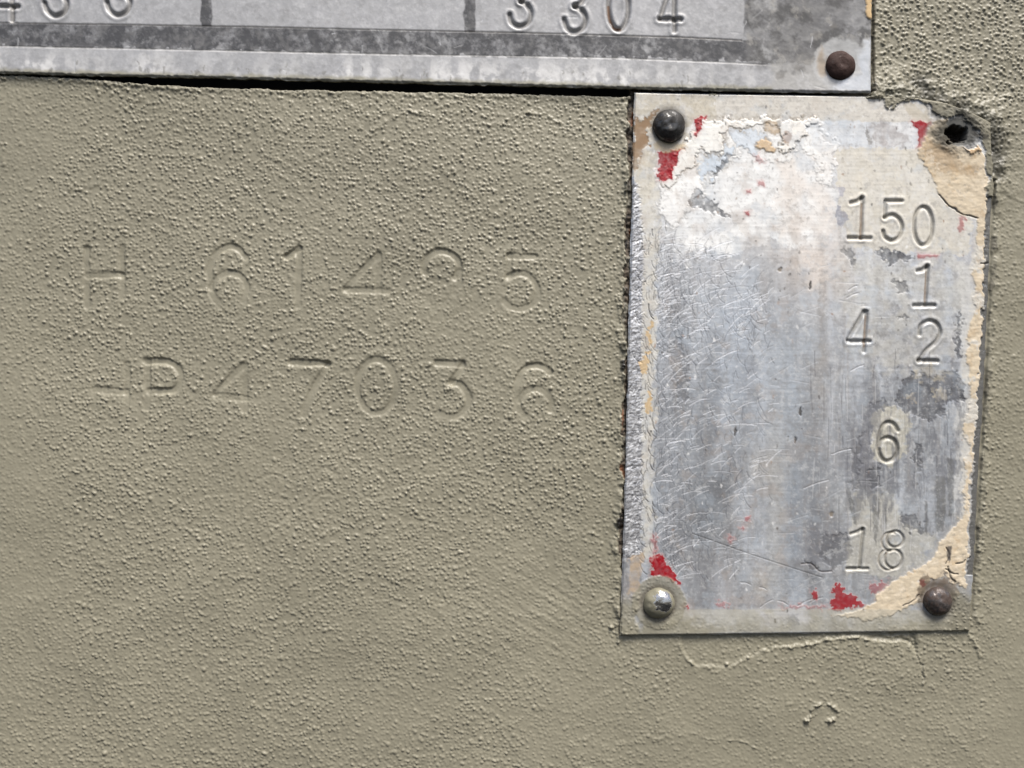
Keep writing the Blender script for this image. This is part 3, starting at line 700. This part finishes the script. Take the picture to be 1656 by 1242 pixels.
# crusts of oxide: speckles and soft stains over the whole face
sp = fbm(X, Y, 3.6, octv=2, seed=501); sp2 = fbm(X, Y, 13, octv=5, seed=505, gain=0.7); sp3 = fbm(X, Y, 34, octv=5, seed=511, gain=0.65)
P.blend(FULL, sstep(0.45, 0.95, sp) * 0.22, (132, 128, 124)); P.blend(FULL, sstep(0.45, 0.95, -sp) * 0.22, (232, 231, 228))
P.blend(FULL, sstep(0.35, 0.8, sp2) * 0.32, (146, 143, 140)); P.blend(FULL, sstep(0.35, 0.8, -sp2) * 0.35, (222, 222, 220))
P.blend(FULL, sstep(0.3, 0.75, sp3) * 0.22 * sstep(1420, 1250, X), (176, 156, 136)); P.blend(FULL, sstep(0.3, 0.8, -sp3) * 0.3, (186, 196, 206))
low_r = sstep(1330, 1400, X) * sstep(560, 660, Y) * sstep(880, 840, Y)
P.blend(FULL, low_r * sstep(0.0, 0.5, fbm(X, Y, 10, 34, octv=5, seed=517, gain=0.65)) * 0.55, (118, 119, 124), 0.25, 0.42)
P.H += 0.07 * sp2 + 0.03 * sp
# brushed grain and fine hairline marks
P.H += 0.05 * fbm(X, Y, 60, 3.0, octv=2, seed=261) + 0.05 * n3 + 0.9 * fbm(X, Y, 120, octv=2, seed=265)
rng = np.random.default_rng(12)
def arc_scratch(x0, y0, r, a0, sweep, dep, wd, col, ca, met=0.7, rgh=0.3):
    a = np.radians(np.linspace(a0, a0 + sweep, 7))
    pts = np.stack([x0 + r * (np.cos(a) - math.cos(a[0])), y0 + 1.15 * r * (np.sin(a) - math.sin(a[0]))], 1)
    P.groove(pts, dep, wd, col, ca, met, rgh, rim=0.25)
clump = rng.uniform(400, 930, 14)
for k in range(1500):
    t = rng.random() ** 1.9
    x0 = 1064 + 180 * t + rng.normal(0, 5)
    y0 = rng.uniform(385, 940) if rng.random() < 0.55 else rng.choice(clump) + rng.normal(0, 22)
    if y0 < 470: x0 = 1060 + (x0 - 1060) * (0.4 + 0.6 * max(0, y0 - 380) / 90)
    if y0 > 800: x0 = 1058 + (x0 - 1058) * 0.75
    if y0 > 945: continue
    if rng.random() < 0.6:
        arc_scratch(x0, y0, rng.uniform(10, 32), rng.uniform(150, 205), -rng.uniform(25, 70) if rng.random() < 0.45 else rng.uniform(15, 50), rng.uniform(0.05, 0.3), rng.uniform(0.8, 1.2), (92, 94, 100), rng.uniform(0.1, 0.5), 0.3, 0.45)
    else:
        arc_scratch(x0, y0, rng.uniform(20, 75) if rng.random() < 0.85 else rng.uniform(70, 130), rng.uniform(215, 262), rng.uniform(8, 30), rng.uniform(0.1, 0.4), rng.uniform(0.8, 1.1), (246, 247, 250), rng.uniform(0.08, 0.62) if rng.random() < 0.85 else rng.uniform(0.6, 0.95), 0.3, 0.3)  # bright scratches, their glints painted in near white
for k in range(150):
    x0 = rng.uniform(1030, 1066); y0 = rng.uniform(380, 930)
    arc_scratch(x0, y0, rng.uniform(10, 24), rng.uniform(110, 190), rng.uniform(30, 70), 0.5, 1.1, (128, 124, 120), rng.uniform(0.2, 0.6))
for k in range(40):
    x0 = rng.uniform(1240, 1420); y0 = rng.uniform(430, 960); a = rng.uniform(-0.6, 0.3); l = rng.uniform(10, 40)
    P.groove([(x0, y0), (x0 + l * math.cos(a), y0 + l * math.sin(a))], 0.25, 1.1, (212, 214, 216), 0.4, 0.5, 0.35)
P.groove([(1120, 863), (1190, 888), (1240, 905), (1330, 934)], 0.5, 1.3, (110, 108, 106), 0.5)
P.groove(cr([(1296, 912), (1312, 912), (1326, 924), (1345, 924)]), 1.0, 2.2, (126, 120, 116), 0.6)
for x0, y0, x1, y1 in ((1198, 942, 1214, 946), (1228, 950, 1240, 954), (1258, 972, 1274, 978), (1230, 982, 1250, 970), (1290, 980, 1316, 968), (1310, 975, 1330, 966), (1372, 470, 1386, 462), (1370, 482, 1388, 474), (1376, 600, 1398, 590), (1345, 735, 1376, 726), (1300, 790, 1340, 776)):
    P.groove(cr([(x0, y0), ((x0 + x1) / 2, (y0 + y1) / 2 - 1.5), (x1, y1)], 4), 0.6, 1.4, (232, 232, 232), 0.7, 0.7, 0.3)
# red print
RED = (150, 14, 28)
for poly, a_, f_ in (([(1475, 198), (1504, 199), (1503, 214), (1494, 238), (1482, 238), (1486, 222), (1482, 208)], 1, 1.2), ([(1124, 190), (1141, 190), (1136, 198), (1136, 208), (1129, 214), (1124, 220), (1126, 204)], 1, 1.5),
    ([(1068, 247), (1080, 245), (1101, 242), (1094, 256), (1087, 272), (1087, 284), (1076, 290), (1068, 292)], 1, 1.5), ([(1056, 903), (1072, 900), (1081, 914), (1088, 928), (1097, 938), (1096, 945), (1080, 935), (1056, 931)], 1, 2.0),
    ([(1056, 866), (1060, 868), (1060, 898), (1056, 900)], 0.45, 2.5), ([(1312, 955), (1322, 956), (1324, 966), (1314, 968)], 0.9, 2.5), ([(1346, 952), (1358, 946), (1364, 958), (1376, 962), (1396, 980), (1344, 983), (1345, 970), (1352, 966)], 0.95, 3),
    ([(1406, 946), (1434, 944), (1430, 952), (1420, 962), (1410, 958)], 0.6, 4), ([(1106, 979), (1114, 979), (1113, 986), (1108, 986)], 0.8, 2), ([(1486, 411), (1514, 411), (1512, 415), (1487, 416)], 0.65, 1), ([(1551, 348), (1558, 348), (1557, 372), (1552, 372)], 0.55, 2.5),
    ([(1221, 249), (1230, 250), (1238, 262), (1232, 264), (1224, 256)], 0.35, 2), ([(1208, 308), (1214, 308), (1214, 313), (1208, 313)], 0.6, 1.5), ([(1205, 342), (1211, 342), (1211, 347), (1205, 347)], 0.8, 1), ([(1227, 294), (1233, 294), (1233, 299), (1227, 299)], 0.6, 1),
    ([(1206, 836), (1212, 836), (1211, 842), (1206, 842)], 0.6, 2), ([(1196, 852), (1204, 850), (1202, 858)], 0.5, 2), ([(1160, 972), (1176, 976), (1168, 982)], 0.45, 4), ([(1176, 866), (1186, 870), (1182, 876)], 0.35, 2), ([(1268, 981), (1330, 980), (1330, 984), (1268, 984)], 0.4, 3)):
    q_ = np.array(poly, float); q_ = q_.mean(0) + (q_ - q_.mean(0)) * 1.12
    P.patch(q_, RED, 0, 0.5, a_, 0.8, 2.2, f_ * 1.5, thick=0.3, mott=0.10, ms=5, edge=(206, 176, 172), ew=3.0, ea=0.5)
# the rolled left margin, scratched through to bright metal, its glints painted in as light and dark strokes
xl = plate_left(Y)
sw = np.interp(Y, [280, 330, 420, 640, 800, 880, 905], [2, 10, 19, 22, 28, 26, 2]) + 3 * P.wx
ms_ = sstep(2, -2, X - xl - sw) * (Y > 285) * (Y < 910)
P.blend(FULL, ms_, (196, 196, 198), 0.55, 0.32)
sc1 = fbm(X + 0.6 * Y, Y - 0.2 * X, 3.2, octv=2, seed=271); sc2 = fbm(X - 0.5 * Y, Y + 0.5 * X, 7, 3.0, octv=2, seed=275)
P.H += ms_ * (0.15 * sc1 + 0.25 * sc2)
rng = np.random.default_rng(31)
for k in range(1100):
    y0 = rng.uniform(300, 905); wd_ = np.interp(y0, [280, 330, 420, 640, 800, 905], [3, 10, 18, 22, 27, 22])
    x0 = plate_left(y0) + rng.uniform(0, wd_); a_ = rng.normal(0.55, 0.5); l_ = rng.uniform(3, 10)
    P.groove(cr([(x0, y0), (x0 + l_ * 0.5 * math.cos(a_), y0 - l_ * 0.5 * math.sin(a_) - 0.8), (x0 + l_ * math.cos(a_), y0 - l_ * math.sin(a_))], 3), rng.uniform(0.05, 0.4), rng.uniform(0.9, 1.6), (244, 244, 245) if rng.random() < 0.5 else (96, 96, 100), rng.uniform(0.2, 0.8), 0.3, 0.35)
P.blend(FULL, ms_ * sstep(0.15, 0.6, sc1 + sc2) * 0.0, (80, 80, 82))
# brown stains and tan primer
P.patch([(1024, 188), (1036, 196), (1047, 190), (1062, 172), (1066, 178), (1054, 196), (1048, 214), (1052, 230), (1042, 238), (1036, 252), (1030, 272), (1024, 280)], (142, 114, 84), 0, 0.65, 0.95, 1.2, 3.5, 3.5, thick=-0.5, mott=0.3, ms=14)
for cx_, cy_, rx_, ry_ in ((1042, 592, 8, 15), (1049, 545, 4, 12), (1048, 655, 7, 14), (1050, 640, 4, 8), (1052, 526, 3, 6), (1046, 570, 5, 7)):
    P.patch(ell(cx_, cy_, rx_, ry_, n=12), (200, 174, 134), 0, 0.6, 0.9, 1, 5, 3)
P.patch([(1017, 902), (1030, 895), (1040, 892), (1039, 912), (1036, 930), (1034, 955), (1016, 962)], (176, 154, 126), 0, 0.65, 0.8, 2.5, 5, 3, mott=0.35)
TAN = (208, 193, 168)
in_b = [(1482, 246), (1497, 222), (1506, 200), (1527, 190), (1534, 210), (1540, 236), (1562, 246), (1580, 238), (1592, 256), (1594, 290), (1597, 312), (1597, 400), (1589, 500), (1582, 620), (1575, 720), (1568, 800), (1564, 860), (1562, 950), (1544, 944), (1530, 926), (1505, 938), (1494, 955), (1487, 976), (1462, 984), (1440, 998), (1400, 1002), (1352, 994), (1390, 988), (1410, 976), (1430, 955), (1446, 940), (1470, 926), (1500, 910), (1514, 890), (1528, 870), (1545, 846), (1558, 832), (1563, 770), (1560, 742), (1570, 722), (1558, 712), (1556, 698), (1563, 680), (1572, 630), (1565, 600), (1560, 580), (1568, 560), (1565, 540), (1570, 520), (1580, 500), (1573, 484), (1581, 464), (1574, 440), (1579, 400), (1582, 356), (1570, 351), (1550, 343), (1530, 330), (1516, 312), (1510, 290), (1496, 270)]
P.patch(in_b, TAN, 0, 0.6, 1.0, 1.0, 3.5, 1.8, thick=0.8, edge=(206, 200, 188), ew=4.5, ea=0.6)
P.patch([(1484, 246), (1500, 226), (1530, 240), (1560, 262), (1588, 272), (1576, 284), (1540, 280), (1510, 274)], (152, 126, 94), 0, 0.7, 0.65, 6, 5, 3, mott=0.3)
for y0, y1, x0, x1 in ((392, 440, 1574, 1590), (470, 512, 1572, 1588), (548, 560, 1566, 1582), (600, 622, 1562, 1578), (640, 690, 1566, 1584), (706, 744, 1554, 1570), (752, 800, 1557, 1568), (812, 836, 1554, 1562)):
    P.patch([(x0, y0), (x1, y0 + 6), (x1 - 2, y1), (x0 - 1, y1 - 4)], (205, 202, 194), 0.02, 0.55, 0.85, 2, 7, 4)
w, d = P.sdf(in_b, 20, 3.5, 1.8)
ins = sstep(1, -2, d)
P.H[w] += ins * (0.25 * fbm(P.X[w] - 0.4 * P.Y[w], P.Y[w] + 0.3 * P.X[w], 14, 5, octv=3, seed=281) + 0.2 * fbm(P.X[w], P.Y[w], 7, octv=3, seed=283))
P.blend(w, ins * sstep(0.1, 0.9, fbm(P.X[w], P.Y[w], 18, octv=5, seed=285, gain=0.7)) * 0.55, (186, 158, 120))
P.blend(w, ins * sstep(0.1, 0.8, fbm(P.X[w], P.Y[w], 12, octv=5, seed=287, gain=0.7)) * 0.5, (226, 214, 194))
P.blend(w, ins * sstep(0.55, 0.9, fbm(P.X[w], P.Y[w], 7, octv=4, seed=289, gain=0.7)) * 0.6, (168, 160, 146))
for pts in ([(1530, 884), (1534, 898), (1530, 912)], [(1545, 912), (1556, 910), (1560, 906)], [(1530, 922), (1540, 925), (1548, 928)], [(1534, 918), (1538, 932), (1544, 942)], [(1585, 425), (1600, 426)], [(1518, 316), (1540, 337), (1560, 346), (1582, 354)], [(1460, 980), (1480, 970), (1488, 962)]):
    P.groove(cr(pts), 1.8, 1.8, (72, 66, 60), 0.7, 0, 0.6, warp=2.0)  # cracks, and the shade under the tan film's edge drawn as a dark line
P.patch([(1531, 882), (1538, 882), (1538, 896), (1535, 910), (1530, 900)], (104, 98, 92), 0.2, 0.6, 0.9, 1, 1, 1)
# bare grey right rim
xr = plate_right(Y)
rim = sstep(-11, -8, X - xr + 2.5 * P.wx + 1.5 * P.fx) * (Y > 318) * (Y < 930)
P.blend(FULL, rim, (112, 111, 108), 0.3, 0.45); P.blend(FULL, rim * (P.fx > 1.05), (190, 190, 190), 0.9, 0.25)
P.H -= rim * (1.6 + 0.2 * P.fx)
# brown scab above the lower right rivet
P.patch([(1488, 940), (1498, 930), (1506, 938), (1530, 926), (1546, 945), (1552, 962), (1540, 975), (1490, 975)], (122, 108, 92), 0, 0.65, 0.9, 2, 4, 3, mott=0.2)
P.patch([(1486, 940), (1496, 938), (1500, 946), (1490, 948)], (112, 60, 54), 0, 0.6, 0.8, 1, 2, 2)
# the straight-edged blank border below the print, and fine pits and painted white highlights all over
P.patch([(1040, 985), (1420, 985), (1560, 990), (1562, 1020), (1040, 1022)], (178, 174, 160), 0, 0.55, 0.7, 0.9, 0.5, 0.6, mott=0.2, ms=24)
P.patch([(1225, 990), (1300, 988), (1310, 1008), (1240, 1012)], (196, 196, 198), 0.1, 0.5, 0.6, 6, 6, 3)
P.patch([(1270, 996), (1290, 994), (1292, 1010), (1274, 1012)], (112, 116, 124), 0.2, 0.5, 0.55, 4, 4, 3)
rng = np.random.default_rng(77)
for k in range(330):
    x0, y0 = rng.uniform(1040, 1575), 155 + 860 * rng.random() ** 1.25
    r_ = rng.uniform(0.8, 2.2)
    c_ = (70, 66, 62) if rng.random() < 0.55 else ((238, 237, 234) if rng.random() < 0.7 else (150, 116, 90))
    P.patch(ell(x0, y0, r_, r_ * rng.uniform(0.8, 2.2), n=7), c_, 0, 0.6, rng.uniform(0.25, 0.75), 0.9, 1.2, 0.8)
for k in range(70):
    x0, y0 = rng.uniform(1300, 1550), rng.uniform(560, 860); l = rng.uniform(14, 70)
    P.groove([(x0, y0), (x0 + rng.normal(0, 1.5), y0 + l)], 0.15, 1.1, (100, 100, 104) if rng.random() < 0.6 else (208, 208, 208), rng.uniform(0.2, 0.6))
# panel paint that was sprayed over the plate's edges
grain = khaki_texture(X, Y)
def over(m, a=1.0, g=1.0, lift=1.0, dirt=0.0):
    kk = tuple(c * (1 - dirt) for c in KHAKI)
    P.blend(FULL, np.clip(m * a, 0, 1), kk, 0, 0.55); P.H += m * (lift + g * 0.8 * grain)
y_e = plate_bottom(X) - Y
bt = sstep(40, 8, y_e + 9 * n2 + 5 * n3) * np.interp(X, [1003, 1120, 1200, 1330, 1420, 1500, 1600], [1, 0.95, 0.6, 0.55, 0.8, 1, 1])
over(bt, 0.92, 0.5, 0.8, 0.0)
over(sstep(2.0, -2.0, np.hypot(X - 1066, Y - 975) - 43 - 2 * P.wx), 0.8, 0.5, 0.6, 0.02)
over(sstep(3, -3, X - xl - 26 - 5 * P.wx) * sstep(950, 985, Y), 0.9, 0.9, 1.0, 0.03)
over(sstep(1520, 1550, X + 8 * n2) * sstep(945, 975, Y + 8 * n2), 0.95, 0.8, 0.8, 0.10)
def over_poly(poly, a=1.0, g=1.0, lift=2.0, dirt=0.0, warp=4, sft=1.5):
    w, d = P.sdf(poly, 20, warp, 2.0)
    m = 1 - sstep(-sft, sft, d)
    kk = tuple(c * (1 - dirt) for c in KHAKI)
    P.blend(w, m * a, kk, 0, 0.55); P.H[w] += m * (lift + g * 0.8 * grain[w])
over_poly([(1408, 140), (1410, 157), (1428, 160), (1432, 168), (1440, 174), (1450, 170), (1456, 164), (1480, 163), (1500, 168), (1512, 186), (1528, 190), (1545, 186), (1570, 200), (1585, 215), (1592, 250), (1598, 290), (1592, 300), (1602, 320), (1625, 300), (1625, 140)], 1, 0.7, 2.0, 0.08)
P.patch([(1462, 165), (1498, 168), (1505, 196), (1478, 196), (1466, 182)], (186, 178, 162), 0, 0.6, 0.85, 2, 3, 2, mott=0.3)
P.patch([(1494, 166), (1510, 170), (1520, 186), (1516, 195), (1504, 186)], (84, 80, 70), 0, 0.7, 0.7, 4, 4, 3)
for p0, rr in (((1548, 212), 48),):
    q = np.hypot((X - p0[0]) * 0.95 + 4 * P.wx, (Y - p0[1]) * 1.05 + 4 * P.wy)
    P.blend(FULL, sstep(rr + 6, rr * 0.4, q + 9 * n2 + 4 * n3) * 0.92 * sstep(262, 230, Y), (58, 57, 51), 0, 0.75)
    P.H += 1.8 * np.exp(-((q - 32) / 9) ** 2) * (1 + 0.6 * n3)
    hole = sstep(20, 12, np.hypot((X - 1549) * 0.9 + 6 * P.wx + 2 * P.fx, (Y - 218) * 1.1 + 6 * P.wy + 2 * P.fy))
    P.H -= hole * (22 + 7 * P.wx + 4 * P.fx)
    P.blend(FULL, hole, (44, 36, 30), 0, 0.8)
P.patch([(1572, 214), (1592, 218), (1600, 226), (1580, 226)], (44, 42, 38), 0, 0.8, 0.8, 3, 3, 3)
P.patch([(1556, 240), (1566, 244), (1580, 238), (1584, 244), (1570, 250)], (206, 176, 138), 0, 0.6, 0.9, 1, 2, 2, thick=2)
# stamped figures
FK = (92, 86, 74)
def fig(pts, dep=2.7, wd=4.3, ca=0.42, col=FK): plate_fig(P, pts, dep, wd, col, ca, 0.18)
for f in ([(1376, 328), (1386, 326), (1393, 320)], [(1394, 320), (1392, 385)], [(1372, 385), (1407, 385)],
          [(1458, 325), (1432, 325), (1431, 352)], cr([(1431, 352), (1444, 348), (1455, 356), (1459, 370), (1453, 384), (1442, 389), (1431, 383), (1428, 374)]), ell(1493, 366, 15, 31),
          [(1484, 438), (1492, 437), (1499, 431)], [(1500, 431), (1496, 493)], [(1478, 494), (1511, 494)],
          [(1397, 504), (1371, 549)], [(1371, 552), (1406, 552)], [(1401, 504), (1397, 568)],
          cr([(1487, 541), (1489, 527), (1502, 519), (1515, 524), (1520, 538), (1513, 553), (1498, 566), (1486, 583)]), [(1485, 583), (1516, 584)],
          cr([(1452, 696), (1446, 686), (1436, 683), (1426, 692), (1421, 712), (1422, 732), (1431, 745), (1444, 743), (1451, 730), (1448, 715), (1437, 708), (1427, 711), (1422, 720)])):
    fig(f)
for f in ([(1376, 864), (1386, 861), (1394, 856)], [(1396, 856), (1390, 918)], [(1370, 920), (1403, 920)]): fig(f, 2.2, 3.6, 0.4)
for f in (ell(1448, 872, 13, 13), ell(1445, 904, 14, 15)): fig(f, 1.7, 3.0, 0.4, (104, 94, 78))
for f in (ell(1440, 876, 14, 15, 90, 300), ell(1436, 906, 15, 16, 60, 250)): fig(f, 1.2, 2.6, 0.4, (128, 116, 98))
for f in ([(1394, 330), (1392, 384)], [(1400, 512), (1398, 560)], [(1498, 440), (1496, 488)]):
    P.groove(f, 0, 2.6, (128, 96, 66), 0.45, 0, 0.7)
# recessed seats round the rivets, rounded edge, bright along the top
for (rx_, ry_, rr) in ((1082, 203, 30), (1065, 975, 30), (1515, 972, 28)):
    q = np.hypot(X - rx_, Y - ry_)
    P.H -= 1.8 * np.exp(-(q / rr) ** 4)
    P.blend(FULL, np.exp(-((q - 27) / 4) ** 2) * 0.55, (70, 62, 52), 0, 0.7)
P.patch(ell(1082, 236, 26, 9), (188, 168, 130), 0, 0.65, 0.6, 3, 3, 2)
edist = np.minimum(np.minimum(X - xl, xr - X), np.minimum(Y - plate_top(X), plate_bottom(X) - Y))
P.H -= 2.4 * (1 - sstep(0, 2.6, edist))
P.blend(FULL, sstep(3.2, 1.0, Y - plate_top(X)) * (X < 1405), (222, 220, 216), 0.6, 0.3)
P.H += H_PL
sheet_p = P.to_mesh("sheet", mat_plate, rating, scale_h=H_PL, drop=8, skirt_col=(88, 84, 78))
m_steel = rivet_mat("dark steel rivet", (84, 84, 84), (40, 38, 36), 0.5, 0.75, 0.3)
m_bright = rivet_mat("bright rivet with khaki overspray", (196, 196, 196), (134, 130, 112), 0.42, 0.95, 0.22, 7e-5, spot=(6, -5, 14, 15))
m_pit = rivet_mat("pitted dark rivet", (104, 98, 96), (74, 62, 56), 0.45, 0.7, 0.32, 8e-5)
rivet(1082, 204, H_PL - 1, 26.5, 17, m_steel, rating, 21, dimple=0.10, label="dark steel rivet")
rivet(1065, 975, H_PL - 1, 25, 16, m_bright, rating, 22, label="bright rivet dusted with khaki paint")
rivet(1516, 972, H_PL - 1, 23, 16, m_pit, rating, 23, label="dark pitted rivet")
